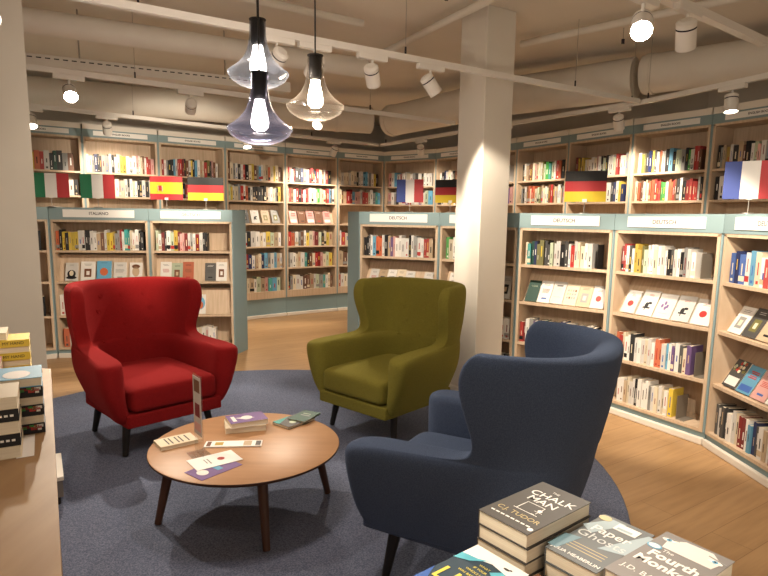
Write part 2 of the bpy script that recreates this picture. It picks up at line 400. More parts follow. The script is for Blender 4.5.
row(lowR[3], 1.12, 'drwqwmmvlwwwcwwwkqwwkgww', .02, .80, W(top, c4), gap=.29)
display(lowR[3], .80, [('w','dot'), ('w','figure'), ('w','blue'), ('w','figure'), ('w','dot')], W('display shelf', c4), tilt=31, fr=(.02, .99))
row(lowR[3], .445, 'jorcwwkwwwcwwoowswuwqcu', .0, .84, W(thi, c4)); row(lowR[3], .11, 'wwjcwwkwwwgwcwcwy', .08, .70, W(bot, c4))
c5 = 'low bookcase at the right edge'
row(lowR[4], 1.12, 'bnbwscwrwpcwzwbkw', .03, .97, W(top, c5), gap=.29)
display(lowR[4], .80, [('w','photo'), ('q','photo'), ('j','text'), ('w','text'), ('c','photo')], W('upper display shelf', c5), tilt=31)
display(lowR[4], .445, [('q','floral'), ('s','red'), ('p','text'), ('w','text'), ('g','text')], W('lower display shelf', c5), tilt=31)
row(lowR[4], .11, 'qwqkwwcddwsnqwjwrkwrww', .03, .97, W(bot, c5))
# tall, left side: (top row, second row)
def tallrows(cs, a, fa, b, fb, case, extra=()):
    row(cs, 1.993, a, fa[0], fa[1], W(top, case), .19, .23)
    row(cs, 1.707, b, fb[0], fb[1], W(sec, case), .18, .225, gap=.286)
    for z, s, f, nm in extra: row(cs, z, s, f[0], f[1], W(nm, case), .19, .23, gap=.32)
q = 'tall bookcase behind the %s'
tallrows(tall[0], 'kzjogwjyyorwkfkgz', (0, .93), 'kwkwgdkkwkwgkwk', (.0, .97), q % 'first Italian flag')
tallrows(tall[1], 'wlgnkkpgwkwcymwwwpwczwrrp', (.0, .99), 'wlkgnkwywcwpcwkwlwkkwkwy', (.0, .98), q % 'second Italian flag')
tallrows(tall[2], 'rwgkkswrrdkzwykswjcrvkpzw', (.0, .93), 'kwcgyzkrwkoyykcwwl', (.0, .97), q % 'Spanish flag')
t4, t5, t6 = 'tall bookcase under the hanging lamps', 'tall bookcase displaying pink covers', 'tall bookcase at the inner corner'
tallrows(tall[3], 'zcgwkwrkcyzgswcjocycz', (.0, .99), 'lywcgrwokwkkkqkjwwcgky', (.0, .97), t4,
         [(1.054, 'orrcwkwwcwyljw', (.0, .97), 'fourth shelf'), (.732, 'cpwrpdnwjcnsgwsjw', (.0, .99), 'fifth shelf'), (.39, 'wwkzcjwljptsl', (.0, .95), bot)])
display(tall[3], 1.386, [('z','text'), ('q','photo'), ('w','figure'), ('j','photo'), ('g','photo')], W('display shelf', t4), fr=(.01, .99))
tallrows(tall[4], 'rpwdkkngwdrknrczwdk', (.0, .92), 'przwrkdwrgwlwceljczrskw', (.0, .99), t5,
         [(1.054, 'rowgzwycpdlkcyj', (.0, .96), 'fourth shelf'), (.732, 'gwwcjwtkzcrdpcly', (.0, .96), 'fifth shelf'), (.39, 'kgcwwzzjwlgtwcz', (.0, .96), bot)])
display(tall[4], 1.386, [('p','red'), ('z','text'), ('p','red'), ('z','text'), ('p','red')], W('display shelf', t5))
tallrows(tall[5], 'cwccwcckwwsswgwyk', (.0, .93), 'czjrdsppwrrcwgts', (.0, .99), t6,
         [(1.054, 'wrczwk', (.0, .5), 'fourth shelf'), (.732, 'jzwckr', (.0, .5), 'fifth shelf'), (.39, 'rwcwgzw', (.0, .5), bot)])
tallrows(tall[6], 'pwswpwwcwgqwkwww', (.03, .95), 'pwgkcwurwwuwls', (.02, .97), q % 'small French flag')
tallrows(tall[7], 'wknwcwkzwcwgk', (.02, .9), 'kwcgywzwcwk', (.0, .9), q % 'German flag at the pillar')
tallrows(tall[8], 'wcwkgdwkpcw', (.1, .8), 'pwgupcwgup', (.1, .95), 'tall bookcase hidden by the pillar')
tallrows(tall[9], 'kwjzzcpjcwvletlwrok', (.06, .95), 'jgkwzocroclvjcwlzrzjcwjg', (.02, .98), 'tall bookcase right of the pillar')
tallrows(tall[10], 'dykywcwwcpwklkwwlrdwcg', (.08, .97), 'ekpwcwgzoyrpwcwknwyn', (.02, .93), q % 'second German flag')
tallrows(tall[11], 'wyvknyqwowkskllgkewrrz', (.03, .93), 'cozwjwoorrreewoorzkwkdrrrwk', (.01, .97), 'tall bookcase with many red books')
tallrows(tall[12], 'kgjmwkjzkwlpwgwyswwkj', (.02, .97), 'kwgkwbczwpkcwywk', (.02, .97), q % 'right-edge French flag')
# a few more low rows behind (mostly hidden)
for i in (0, 1, 2):
    row(tall[i], 1.386, 'wkcrgwzkcwyk', .1, .9, W('display shelf', tl_n[i + 1]), .15, .18, gap=.32)

# ------------------------------------------------------------------ book builders
def spine_geom(b, w, h, d, cov, M=None):
    t = min(.002, w * .12)
    b.box((0, 0, 0), (t, d, h), cov, M); b.box((w - t, 0, 0), (w, d, h), cov, M); b.box((t, 0, 0), (w - t, t, h), cov, M)
def pages_geom(b, w, h, d, M=None):
    t = min(.002, w * .12); b.box((t, t, .003), (w - t, d - .004, h - .003), PAGES, M)
def spine_marks(b, w, h, k, rr, M=None):
    mk = bmat(rr.choice('wwcyj') if k in DARKS else rr.choice('kkqrdkbz'))
    a = rr.uniform(.12, .26); z0 = rr.uniform(.25, .45) * h; z1 = z0 + rr.uniform(.2, .42) * h
    b.box((w*(.5 - a/2), -.0006, z0), (w*(.5 + a/2), 0, z1), mk, M)
    if rr.random() < .3: b.box((w*.3, -.0006, .07*h), (w*.7, 0, .07*h + w*.4), mk, M)
    if rr.random() < .16:
        m2 = bmat(rr.choice('rkgcj')); b.box((.0, -.0004, h*.10), (w, 0, h*.28), m2, M)
def face_geom(b, w, h, d, cov, M=None):
    b.box((0, 0, 0), (w, .0015, h), cov, M); b.box((0, d - .0015, 0), (w, d, h), cov, M); b.box((0, .0015, 0), (.0015, d - .0015, h), cov, M)
def fpages_geom(b, w, h, d, M=None): b.box((.0015, .0015, .002), (w - .003, d - .0015, h - .002), PAGES, M)
def face_marks(b, w, h, k, st, rr, M=None):
    dk = 'w' if k in DARKS else 'k'
    def rect(x0, z0, x1, z1, c, lift=.0005): b.box((w*x0, -lift, h*z0), (w*x1, 0, h*z1), bmat(c), M)
    def blob(cx, cz, rx, rz, c, n=14, lift=.0006): b.prism([(w*(cx + rx*math.cos(2*PI*i/n)), h*(cz + rz*math.sin(2*PI*i/n))) for i in range(n)], 0, lift, bmat(c), (M or Matrix()) @ RX(PI/2))
    def lines(zs, c, x0=.2, x1=.8, t=.012):
        for z in zs: rect(x0 + rr.uniform(0, .1), z, x1 - rr.uniform(0, .1), z + t, c)
    if st == 'portrait':
        lines([.88, .84], 'g', .3, .7); blob(.5, .38, .34, .22, 'k'); blob(.5, .42, .17, .15, 'c', lift=.001); blob(.5, .18, .42, .09, 'k')
    elif st == 'photo':
        lines([.86, .80], dk); rect(.25, .2, .75, .62, rr.choice('kqzgv')); rect(.40, .30, .62, .5, rr.choice('wcj'), .001)
    elif st == 'sky':
        blob(.5, .55, .45, .33, 's'); blob(.5, .45, .28, .2, 'o', lift=.001); lines([.9], 'k')
    elif st == 'face':
        blob(.5, .5, .3, .28, 'j'); blob(.5, .78, .33, .12, 'z'); lines([.1, .15], 'k')
    elif st == 'title':
        rect(.25, .78, .75, .84, 'q'); lines([.68, .62], 'g', .35, .65); lines([.3], 'g')
    elif st == 'lines':
        for i in range(3):
            for j in range(4): rect(.15 + j*.19, .3 + i*.17, .28 + j*.19, .4 + i*.17, rr.choice('jgz'))
    elif st == 'dot': blob(.5, .42, .2, .13, 'r'); lines([.8, .75], 'r', .3, .7)
    elif st == 'figure':
        lines([.82, .77], 'r', .3, .75); blob(.45, .4, .12, .12, 'k'); rect(.25, .28, .7, .34, 'k'); blob(.62, .5, .12, .05, 'k'); rect(.38, .2, .43, .3, 'k')
    elif st == 'blue':
        for x, z in ((.3, .5), (.45, .62), (.6, .5), (.5, .42)): blob(x, z, .07, .08, 'u')
        lines([.2], 'b')
    elif st == 'floral':
        for _ in range(14): blob(rr.uniform(.1, .9), rr.uniform(.45, .95), .09, .06, rr.choice('oclvre'))
        rect(.08, .08, .92, .38, 'w', .001); lines([.22, .27], 'j', .25, .75)
    elif st == 'red':
        lines([.78, .72, .62, .56], 'r', .2, .85, .035); rect(.1, .08, .9, .3, 'w' if k == 'p' else 'b')
    elif st == 'plain': lines([.75, .70], 'l')
    else:
        lines([.85, .8], dk); lines([.6, .55, .5, .45], rr.choice('gqrz'), .15, .85, .02); rect(.3, .15, .7, .22, rr.choice('rgkb'))

# ------------------------------------------------------------------ armchairs
def U(n, wb, wf, yb, yf, rc=.2):
    """outline of one level, from left front round the back to right front"""
    pts = []; k = 6
    yc = yb + rc
    for i in range(k):
        s = i / (k - 1); y = yf + (yc - yf) * s; pts.append((-(wf + (wb - wf) * s), y))
    for i in range(1, 4):
        a = PI/2 * i / 4; pts.append((-(wb - rc) - rc * math.cos(a), yc - rc * math.sin(a)))
    pts.append((-(wb - rc) * .9, yb)); pts.append((-(wb - rc) * .4, yb)); 
    right = [(-x, y) for x, y in reversed(pts)]
    return pts + right
def armchair(name, label, fab, loc, rz):
    t = thing(name, label, 'armchair', loc, rz, 'wing armchairs round the low table')
    #        z    wb   wf   yb    yf   thick_side thick_back
    lv = [(.225, .290, .325, -.308, .350, .10, .10), (.27, .316, .350, -.332, .380, .10, .10), (.36, .348, .388, -.352, .400, .11, .11),
          (.47, .388, .424, -.380, .408, .145, .12), (.56, .395, .442, -.394, .414, .158, .13), (.606, .394, .442, -.402, .412, .156, .135),
          (.626, .391, .430, -.407, .392, .138, .138), (.634, .389, .412, -.410, .31, .115, .138), (.637, .387, .392, -.412, .05, .095, .14), (.648, .386, .388, -.414, -.058, .09, .138), (.70, .390, .390, -.424, -.080, .09, .135),
          (.77, .402, .406, -.438, -.066, .09, .13), (.85, .410, .417, -.450, -.040, .09, .125), (.93, .414, .422, -.462, -.024, .09, .118), (1.0, .410, .418, -.472, -.036, .088, .112),
          (1.042, .396, .400, -.468, -.078, .055, .08)]
    lv = [(a, b1 * 1.05, c1_ * 1.06, d1 * 1.08, e1 * 1.08, f1, g1) for a, b1, c1_, d1, e1, f1, g1 in lv]
    vs, fs = [], []; n = None; rows_o, rows_i = [], []
    for (z, wb, wf, yb, yf, ts, tb) in lv:
        rc = .20 + .12 * min(1, max(0, (z - .3) / .6))
        po = U(0, wb, wf, yb, yf, rc); n = len(po)
        pi = U(0, wb - ts, wf - ts, yb + tb, yf - .012, rc - .07)
        zi = z - (.0 if z < 1.0 else .0)
        rows_o.append(len(vs)); vs += [(x, y, z + (.0 if abs(x) > .25 else 0)) for x, y in po]
        rows_i.append(len(vs)); vs += [(x, y, zi) for x, y in pi]
    for a in range(len(lv) - 1):
        o0, o1, i0, i1 = rows_o[a], rows_o[a + 1], rows_i[a], rows_i[a + 1]
        for j in range(n - 1):
            fs.append((o0 + j + 1, o0 + j, o1 + j, o1 + j + 1)); fs.append((i0 + j, i0 + j + 1, i1 + j + 1, i1 + j))
        fs.append((o0, i0, i1, o1)); fs.append((i0 + n - 1, o0 + n - 1, o1 + n - 1, i1 + n - 1))
    o1, i1 = rows_o[-1], rows_i[-1]
    for j in range(n - 1): fs.append((o1 + j + 1, o1 + j, i1 + j, i1 + j + 1))
    o0, i0 = rows_o[0], rows_i[0]
    for j in range(n - 1): fs.append((o0 + j, o0 + j + 1, i0 + j + 1, i0 + j))
    fs.append((o0, i0, i0 + 0, o0)[:3] if False else (o0, i0, i0 + 1)) if False else None
    fs = [f for f in fs if f]
    b = MB(); b.add(vs, fs, fab, None, True); sh_ = b.build('upholstered_shell', t, sub=2)
    bpy.context.view_layer.update(); she = sh_.evaluated_get(bpy.context.evaluated_depsgraph_get())
    # seat base and cushion
    def rounded(x0, x1, y0, y1, z0, z1, r, bulge=0.):
        bb = MB(); xs = [x0, x0 + r, 0, x1 - r, x1]; ys = [y0, y0 + r, (y0 + y1)/2, y1 - r, y1]; zs = [z0, z0 + r*.6, z1 - r*.6, z1]
        idx = {}
        def vid(i, j, k):
            if (i, j, k) not in idx:
                z = zs[k] + (bulge if k == 3 and 0 < i < 4 and 0 < j < 4 else 0)
                idx[(i, j, k)] = len(bb.v); bb.v.append((xs[i], ys[j], z))
            return idx[(i, j, k)]
        F = []
        for i in range(4):
            for j in range(4):
                F.append((vid(i,j,0), vid(i,j+1,0), vid(i+1,j+1,0), vid(i+1,j,0))); F.append((vid(i,j,3), vid(i+1,j,3), vid(i+1,j+1,3), vid(i,j+1,3)))
        for i in range(4):
            for k in range(3):
                F.append((vid(i,0,k), vid(i+1,0,k), vid(i+1,0,k+1), vid(i,0,k+1))); F.append((vid(i+1,4,k), vid(i,4,k), vid(i,4,k+1), vid(i+1,4,k+1)))
        for j in range(4):
            for k in range(3):
                F.append((vid(0,j+1,k), vid(0,j,k), vid(0,j,k+1), vid(0,j+1,k+1))); F.append((vid(4,j,k), vid(4,j+1,k), vid(4,j+1,k+1), vid(4,j,k+1)))
        for f in F: bb.f.append(f); bb.mi.append(bb.slot(fab)); bb.smooth.append(True)
        return bb
    rounded(-.315, .315, -.29, .418, .215, .298, .025).build('seat_base', t, sub=2)
    rounded(-.285, .285, -.29, .428, .303, .456, .085, .022).build('seat_cushion', t, sub=2)
    for sx in (-1, 1):
        for sy in (-1, 1):
            l = part('leg', t, lambda b: b.tube((sx*(.25 + .01*sy), sy*.245 + .03, .26), (sx*(.284 + .012*sy), sy*.29 + .02, .0155), .029, BLACKWOOD, .017)); l['label'] = 'tapered black wooden leg'
    for r_, z in enumerate((.93, .83, .73, .63)):
        for x in ((-.15, 0, .15) if r_ % 2 == 0 else (-.18, .0, .18)):
            hit, loc, nrm, _ = she.ray_cast((x, .15, z), (0, -1, 0))
            if not hit: continue
            M = T(*loc) @ nrm.to_track_quat('Z', 'Y').to_matrix().to_4x4()
            part('button', t, lambda b: b.lathe([(0, .012), (.008, .011), (.013, .007), (.0145, .001), (.0135, -.004)], fab, 14, M))
    return t
armchair('wing_armchair', 'red wool wing armchair with black legs on the rug in front of the ITALIANO bookcase', F_RED, (-1.60, 3.90, 0), rad(180 + 45.5))
armchair('wing_armchair', 'olive green wing armchair with buttoned back beside the white pillar', F_GRN, (.065, 4.12, 0), rad(180 - 42))
armchair('wing_armchair', 'dark blue wing armchair seen from behind nearest the camera', F_BLU, (.438, 2.385, 0), rad(61))

# ------------------------------------------------------------------ coffee table
TZ = .36
TC = (-.686, 2.85)
t = thing('coffee_table', 'low round oak coffee table on the blue rug between the armchairs', 'table', (TC[0], TC[1], 0), 0)
part('tabletop', t, lambda b: (b.lathe([(0, TZ), (.463, TZ), (.468, TZ - .003)], OAK, 96), b.lathe([(.468, TZ - .003), (.469, TZ - .012), (.442, TZ - .028), (0, TZ - .028)], WALNUT, 96)))
part('apron', t, lambda b: [b.box((-.24, -.02, TZ - .06), (.24, .02, TZ - .031), WALNUT, RZ(a)) for a in (rad(24), rad(114))])
for i, a in enumerate((24, 114, 204, 294)):
    c, s = math.cos(rad(a)), math.sin(rad(a))
    part('leg', t, lambda b: b.tube((.36*c, .36*s, TZ - .028), (.432*c, .432*s, .0145), .026, WALNUT, .017))

# ------------------------------------------------------------------ small things on the coffee table
def flat_book(name, label, cat, loc, rz, w, l, th, cover, group=None, spine=None, marks=None):
    """lying flat, length along local y, spine on the -x side"""
    t = thing(name, label, cat, loc, rz, group)
    cb = part('cover', t, lambda b: (b.box((-w/2, -l/2, 0), (w/2, l/2, .0015), cover), b.box((-w/2, -l/2, th - .0015), (w/2, l/2, th), cover),
                                     b.box((-w/2, -l/2, .0015), (-w/2 + .0015, l/2, th - .0015), spine or cover)))
    part('pages', t, lambda b: b.box((-w/2 + .0015, -l/2 + .002, .0015), (w/2 - .003, l/2 - .002, th - .0015), PAGES))['label'] = 'cream page block'
    if marks:
        part('cover_print', cb, lambda b: marks(b, w, l, th))
    return t
def pr(b, x0, y0, x1, y1, z, c, lift=.0004):
    b.box((x0, y0, z), (x1, y1, z + lift), c if not isinstance(c, str) else bmat(c))
def poly(b, pts, z, c, lift=.0005): b.prism(pts, z, z + lift, c if not isinstance(c, str) else bmat(c))
def circ(b, cx, cy, rx, ry, z, c, lift=.0006, n=20): poly(b, [(cx + rx*math.cos(2*PI*i/n), cy + ry*math.sin(2*PI*i/n)) for i in range(n)], z, c, lift)
Z0 = TZ + .0005
def m_lines(c):
    def f(b, w, l, th):
        for y in (-.05, -.03, -.0, .02, .05): pr(b, -w*.35, y, w*.35, y + .007, th, c)
    return f
flat_book('booklet', 'pale booklet with dark title lines near the left rim of the coffee table', 'booklet', (-1.036, 2.833, Z0), rad(-52), .12, .185, .018, bmat('c'), marks=m_lines('q'))
def m_purple(b, w, l, th):
    poly(b, [(-w/2, -l/2), (w/2, -l/2), (w/2, l/2), (-w/2, l/2)], th, bmat('u')); poly(b, [(-w*.1, -l*.3), (w*.15, -l*.1), (w*.1, l*.2), (-w*.05, l*.0)], th + .0004, bmat('w'))
    circ(b, .0, .0, .03, .03, th + .0004, 'w'); pr(b, -.04, -.08, .04, -.06, th + .0004, 'w')
pb = flat_book('book', 'thick pale book under the purple-covered book on the coffee table', 'book', (-0.745, 3.07, Z0), rad(-72), .15, .21, .030, bmat('c'), 'books on the coffee table')
flat_book('book', 'book with purple cover lying on top of the pale book', 'book', (-0.735, 3.07, Z0 + .0305), rad(-62), .14, .20, .026, bmat('w'), 'books on the coffee table', marks=m_purple)
def m_dark(b, w, l, th):
    circ(b, .02, -.03, .02, .02, th, 'l'); pr(b, -.04, .03, .05, .045, th, 'g'); pr(b, -.03, .055, .03, .063, th, 's')
    poly(b, [(-w/2, -l/2), (-w*.1, -l/2), (-w/2, l*.1)], th, 't')
flat_book('book', 'dark green-grey book at the back of the coffee table', 'book', (-0.492, 3.165, Z0), rad(-38), .13, .20, .014, bmat('q'), 'books on the coffee table', marks=m_dark)
flat_book('book', 'thin dark book behind the green-grey book on the coffee table', 'book', (-0.440, 3.212, Z0 + .0145), rad(-25), .11, .17, .008, bmat('f'), 'books on the coffee table', marks=lambda b, w, l, th: (pr(b, -.03, 0, .03, .012, th, 'g'), pr(b, -.03, .03, .02, .036, th, 'l')))
def sheet(name, label, cat, loc, rz, w, l, th, m, marks=None):
    t = thing(name, label, cat, loc, rz)
    p = part('sheet', t, lambda b: b.box((-w/2, -l/2, 0), (w/2, l/2, th), m))
    if marks: part('print', t, lambda b: marks(b, w, l, th))
    return t
sheet('leaflet', 'long folded white leaflet lying across the middle of the coffee table', 'leaflet', (-0.745, 2.826, Z0), rad(6), .28, .075, .006, PAPERW,
      lambda b, w, l, th: (pr(b, .11, -.03, .135, .03, th, 'q'), pr(b, .05, -.03, .09, .03, th, 'j'), pr(b, -.09, -.02, -.05, .02, th, 'm'), pr(b, -.13, -.03, -.11, .03, th, 'z')))
sheet('leaflet', 'purple leaflet sticking out from under the white sheet', 'leaflet', (-0.761, 2.538, Z0), rad(-38), .13, .22, .0015, bmat('u'),
      lambda b, w, l, th: (circ(b, 0, -.06, .03, .025, th, 'w'), pr(b, -.04, .0, .03, .03, th, 's')))
sheet('leaflet', 'white leaflet with a small red emblem near the front of the coffee table', 'leaflet', (-0.782, 2.626, Z0 + .0025), rad(-52), .14, .22, .0015, PAPERW,
      lambda b, w, l, th: (circ(b, .0, .03, .017, .017, th, 'r'), pr(b, -.03, -.03, .03, -.024, th, 'g'), pr(b, -.03, -.045, .02, -.04, th, 'g')))
# menu holder, seen nearly edge on
ACR = glass('acrylic', (.93, .94, .95), .2, .05)
t = thing('leaflet_holder', 'clear upright acrylic leaflet stand seen edge-on on the coffee table', 'stand', (-0.875, 2.694, Z0), rad(-52))
part('upright_pane', t, lambda b: b.box((-.055, -.002, .004), (.055, .002, .395), ACR))
part('foot', t, lambda b: b.box((-.055, -.045, 0), (.055, .045, .0035), ACR))
cd = part('insert_card', t, lambda b: b.box((-.048, -.0036, .10), (.048, -.0022, .385), nmat('card_print', (.55, .50, .47), .6)))
part('card_print', cd, lambda b: (b.box((-.035, -.0042, .31), (.035, -.0036, .37), bmat('z')), b.box((-.03, -.0042, .19), (.03, -.0036, .255), bmat('d')), b.box((-.04, -.0042, .12), (.04, -.0036, .16), bmat('p'))))

# ------------------------------------------------------------------ display table at the right front with paperback stacks
E1 = Vector((.78, .626)); E2 = Vector((.626, -.78)); AR = math.atan2(E1.y, E1.x) - PI/2     # book 'up' = E1
NZ = .785
t = thing('display_table', 'wooden display table at the bottom right corner carrying stacks of paperbacks', 'table', (.42, .93, 0), AR)
part('tabletop', t, lambda b: b.box((-.34, -.42, NZ - .035), (.42, .20, NZ), COUNTER), bevel=.003)
for sx in (-.30, .38):
    for sy in (-.38, .115): part('leg', t, lambda b: b.box((sx - .025, sy - .025, 0.0), (sx + .025, sy + .025, NZ - .036), COUNTER))
part('apron', t, lambda b: (b.box((-.30, .10, NZ - .11), (.38, .12, NZ - .036), COUNTER), b.box((-.30, -.39, NZ - .11), (.38, -.37, NZ - .036), COUNTER)))
def stack(cx, cy, n, th, w, l, cover, label_top, label_rest, grp, deco, jit=.0015, spine=None, ar=None):
    z = NZ + .0005; last = None
    ordn = ['bottom', 'second from bottom', 'third from bottom', 'fourth from bottom']
    for i in range(n):
        lab = label_top if i == n - 1 else '%s %s' % ({0: 'lowest paperback', 1: 'second paperback from the bottom', 2: 'third paperback from the bottom', 3: 'fourth paperback from the bottom'}[i], label_rest)
        dx, dy = (R.uniform(-jit, jit), R.uniform(-jit, jit)) if i < n - 1 else (0, 0)
        last = flat_book('paperback', lab, 'book', (cx + dx, cy + dy, z), (AR if ar is None else ar) + (R.uniform(-.006, .006) if i < n - 1 else 0), w, l, th, cover, grp, spine)
        z += th + .0006
    if deco: deco(last, th, w, l)
    return last
CH = nmat('cover_chalkboard', (.075, .07, .066), .5, 0, .25); CHW = nmat('chalk_white', (.82, .81, .78), .6); GOLD = nmat('gold_print', (.48, .38, .17), .4)
def flatT(x, y, z, a=0.): return T(x, y, z) @ RZ(a)
def deco_chalk(o, th, w, l):
    z = th + .0003
    text('title_lettering', 'THE', .010, CHW, o, flatT(-.005, .078, z, -.05)); text('title_lettering', 'CHALK', .032, CHW, o, flatT(.004, .052, z, .05), bold=.0002)
    text('title_lettering', 'MAN', .032, CHW, o, flatT(0, .022, z, -.03), bold=.0002)
    part('hangman_drawing', o, lambda b: (b.box((-.022, -.036, th), (-.0205, .004, z), CHW), b.box((-.022, .0025, th), (.022, .004, z), CHW), b.box((.0205, -.012, th), (.022, .004, z), CHW),
          b.box((-.028, -.0375, th), (.03, -.036, z), CHW), b.box((.0205, -.030, th), (.0217, -.016, z), CHW), b.box((.012, -.021, th), (.030, -.0198, z), CHW), b.box((.014, -.036, th), (.0215, -.0345, z), CHW), circ(b, .021, -.014, .005, .005, th, CHW)))
    text('author_lettering', 'C.J. TUDOR', .020, GOLD, o, flatT(0, -.058, z)); part('tagline', o, lambda b: [b.box((-.05 + i*.0125, -.083, th), (-.041 + i*.0125, -.079, z), CHW) for i in range(8)])
    part('round_sticker', o, lambda b: circ(b, .053, -.088, .006, .006, th, CHW))
stack(.323, 1.157, 4, .0305, .124, .214, CH, 'dark grey paperback with chalk-white lettering on top of its stack', 'in the dark grey chalk-lettered stack', 'chalk-lettered paperbacks at the right front', deco_chalk)
PGc = nmat('cover_slate', (.13, .145, .155), .5, 0, .25); PGp = nmat('pale_blue_print', (.36, .45, .50), .5, 0, .25)
def deco_pg(o, th, w, l):
    z = th + .0003
    part('cover_print', o, lambda b: (poly(b, [(-.06, .03), (-.03, .095), (.0, .095), (-.03, .01)], th, PGp), poly(b, [(.01, -.03), (.05, .09), (.062, .09), (.062, -.01)], th, PGp), poly(b, [(-.062, -.09), (-.04, -.09), (-.03, -.02), (-.062, -.03)], th, nmat('blue_print', (.16, .27, .33), .5, 0, .25))))
    text('title_lettering', 'Paper', .036, CHW, o, flatT(.0, .035, z + .0004), bold=.0004); text('title_lettering', 'Ghosts', .036, nmat('ghost_print', (.60, .62, .62), .6), o, flatT(.0, .0, z + .0004))
    text('author_lettering', 'JULIA HEABERLIN', .013, CHW, o, flatT(0, -.088, z), bold=.0002)
    part('round_badge', o, lambda b: circ(b, -.043, .088, .014, .011, th, GOLD, .001))
    part('photo_print', o, lambda b: (b.box((-.012, .062, th), (.036, .09, th + .001), PAPERW), b.box((-.006, .066, th), (.026, .074, th + .0013), PGp)))
    part('tagline', o, lambda b: [b.box((-.045 + j*.004, -.045 - j*.010, th), (.04, -.043 - j*.010, z), GOLD) for j in range(3)])
stack(.434, 1.081, 3, .030, .110, .210, PGc, 'slate paperback with a gold badge between the chalk and grey stacks', 'in the slate gold-badged stack', 'slate paperbacks at the right front', deco_pg)
FMc = nmat('cover_greige', (.22, .205, .20), .5, 0, .25)
def deco_fm(o, th, w, l):
    z = th + .0003
    sk = nmat('pale_face_print', (.74, .70, .67), .5, 0, .25)
    part('face_print', o, lambda b: (poly(b, [(-.045, .075), (-.02, .098), (.03, .100), (.055, .075), (.05, .045), (-.04, .045)], th, sk), circ(b, -.043, .077, .013, .006, th + .0005, PAPERW), circ(b, .045, .072, .013, .006, th + .0005, PAPERW),
          circ(b, -.043, .077, .005, .005, th + .001, bmat('s')), circ(b, .045, .072, .005, .005, th + .001, bmat('s')), circ(b, -.043, .077, .002, .002, th + .0015, bmat('k')), circ(b, .045, .072, .002, .002, th + .0015, bmat('k')),
          poly(b, [(-.06, .084), (-.028, .090), (-.028, .087), (-.06, .081)], th + .0005, bmat('g')), poly(b, [(.028, .087), (.062, .080), (.062, .077), (.028, .084)], th + .0005, bmat('g'))))
    text('title_lettering', 'The', .014, CHW, o, flatT(-.022, .034, z)); text('title_lettering', 'Fourth', .034, CHW, o, flatT(.0, .010, z), bold=.0011)
    text('title_lettering', 'Monkey', .034, CHW, o, flatT(-.0, -.022, z), bold=.0011); text('author_lettering', 'J.D. BARKER', .020, CHW, o, flatT(0, -.068, z))
    part('oval_badge', o, lambda b: (circ(b, -.050, .036, .014, .010, th, bmat('s'), .001), circ(b, -.050, .036, .011, .0075, th + .001, CHW, .0003)))
stack(.5255, .989, 3, .033, .128, .215, FMc, 'grey paperback with two blue eyes on its cover, frontmost right stack', 'in the grey stack with the eyes', 'grey paperbacks at the right front', deco_fm, ar=AR - .04)
LIc = nmat('cover_night_blue', (.035, .06, .085), .5, 0, .25); CY = nmat('cyan_print', (.12, .46, .58), .35); YT = nmat('yellow_print', (.70, .58, .10), .4)
def deco_lie(o, th, w, l):
    z = th + .0003
    part('cover_print', o, lambda b: (poly(b, [(-.0645, .055), (-.0645, .099), (.0645, .099), (.0645, .05), (.04, .062), (.0, .070), (-.03, .060)], th, PAPERW), poly(b, [(-.0645, .03), (-.0645, .056), (-.03, .062), (-.01, .072), (-.035, .045)], th + .0003, CY),
          poly(b, [(.0645, .05), (.03, .064), (.015, .045), (.0645, .01)], th + .0003, CY), circ(b, .028, .078, .007, .003, th + .0004, bmat('q')), circ(b, .036, .081, .003, .002, th + .0004, bmat('q')), poly(b, [(-.0645, -.099), (-.0645, -.02), (-.05, -.05), (-.02, -.099)], th, bmat('b'))))
    text('title_lettering', 'LIES', .062, YT, o, flatT(.0, -.025, z + .0004), bold=.0006)
    for i, s in enumerate(('WHAT', 'IF YOUR', 'WHOLE LIFE', 'WAS BASED ON')): text('tagline', s, .0085, YT, o, flatT(.0, .048 - .013*i, z + .0008))
stack(.160, 1.000, 2, .030, .129, .198, LIc, 'blue and white paperback with big yellow letters at the bottom edge', 'under the blue and white paperback', 'blue paperbacks at the right front', deco_lie)
BRc = nmat('cover_brown', (.20, .10, .05), .35)
def deco_br(o, th, w, l):
    part('cover_print', o, lambda b: (circ(b, .01, .06, .03, .03, th, bmat('d')), circ(b, -.03, .08, .02, .012, th, bmat('j')), circ(b, .04, .085, .018, .01, th, bmat('c')), circ(b, -.035, .035, .02, .03, th, bmat('k'))))
stack(.260, .911, 2, .028, .129, .198, BRc, 'brown paperback with a dark red print below the chalk-lettered stack', 'under the brown paperback', 'brown paperbacks at the right front', deco_br)
def deco_ph(o, th, w, l):
    text('title_lettering', 'Ph', .05, bmat('k'), o, flatT(-.025, .065, th + .0003), bold=.0015)
stack(.652, .896, 2, .030, .129, .198, PAPERW, 'white paperback with black title, half cut off at the bottom right', 'under the white paperback', 'white paperbacks at the right front', deco_ph)

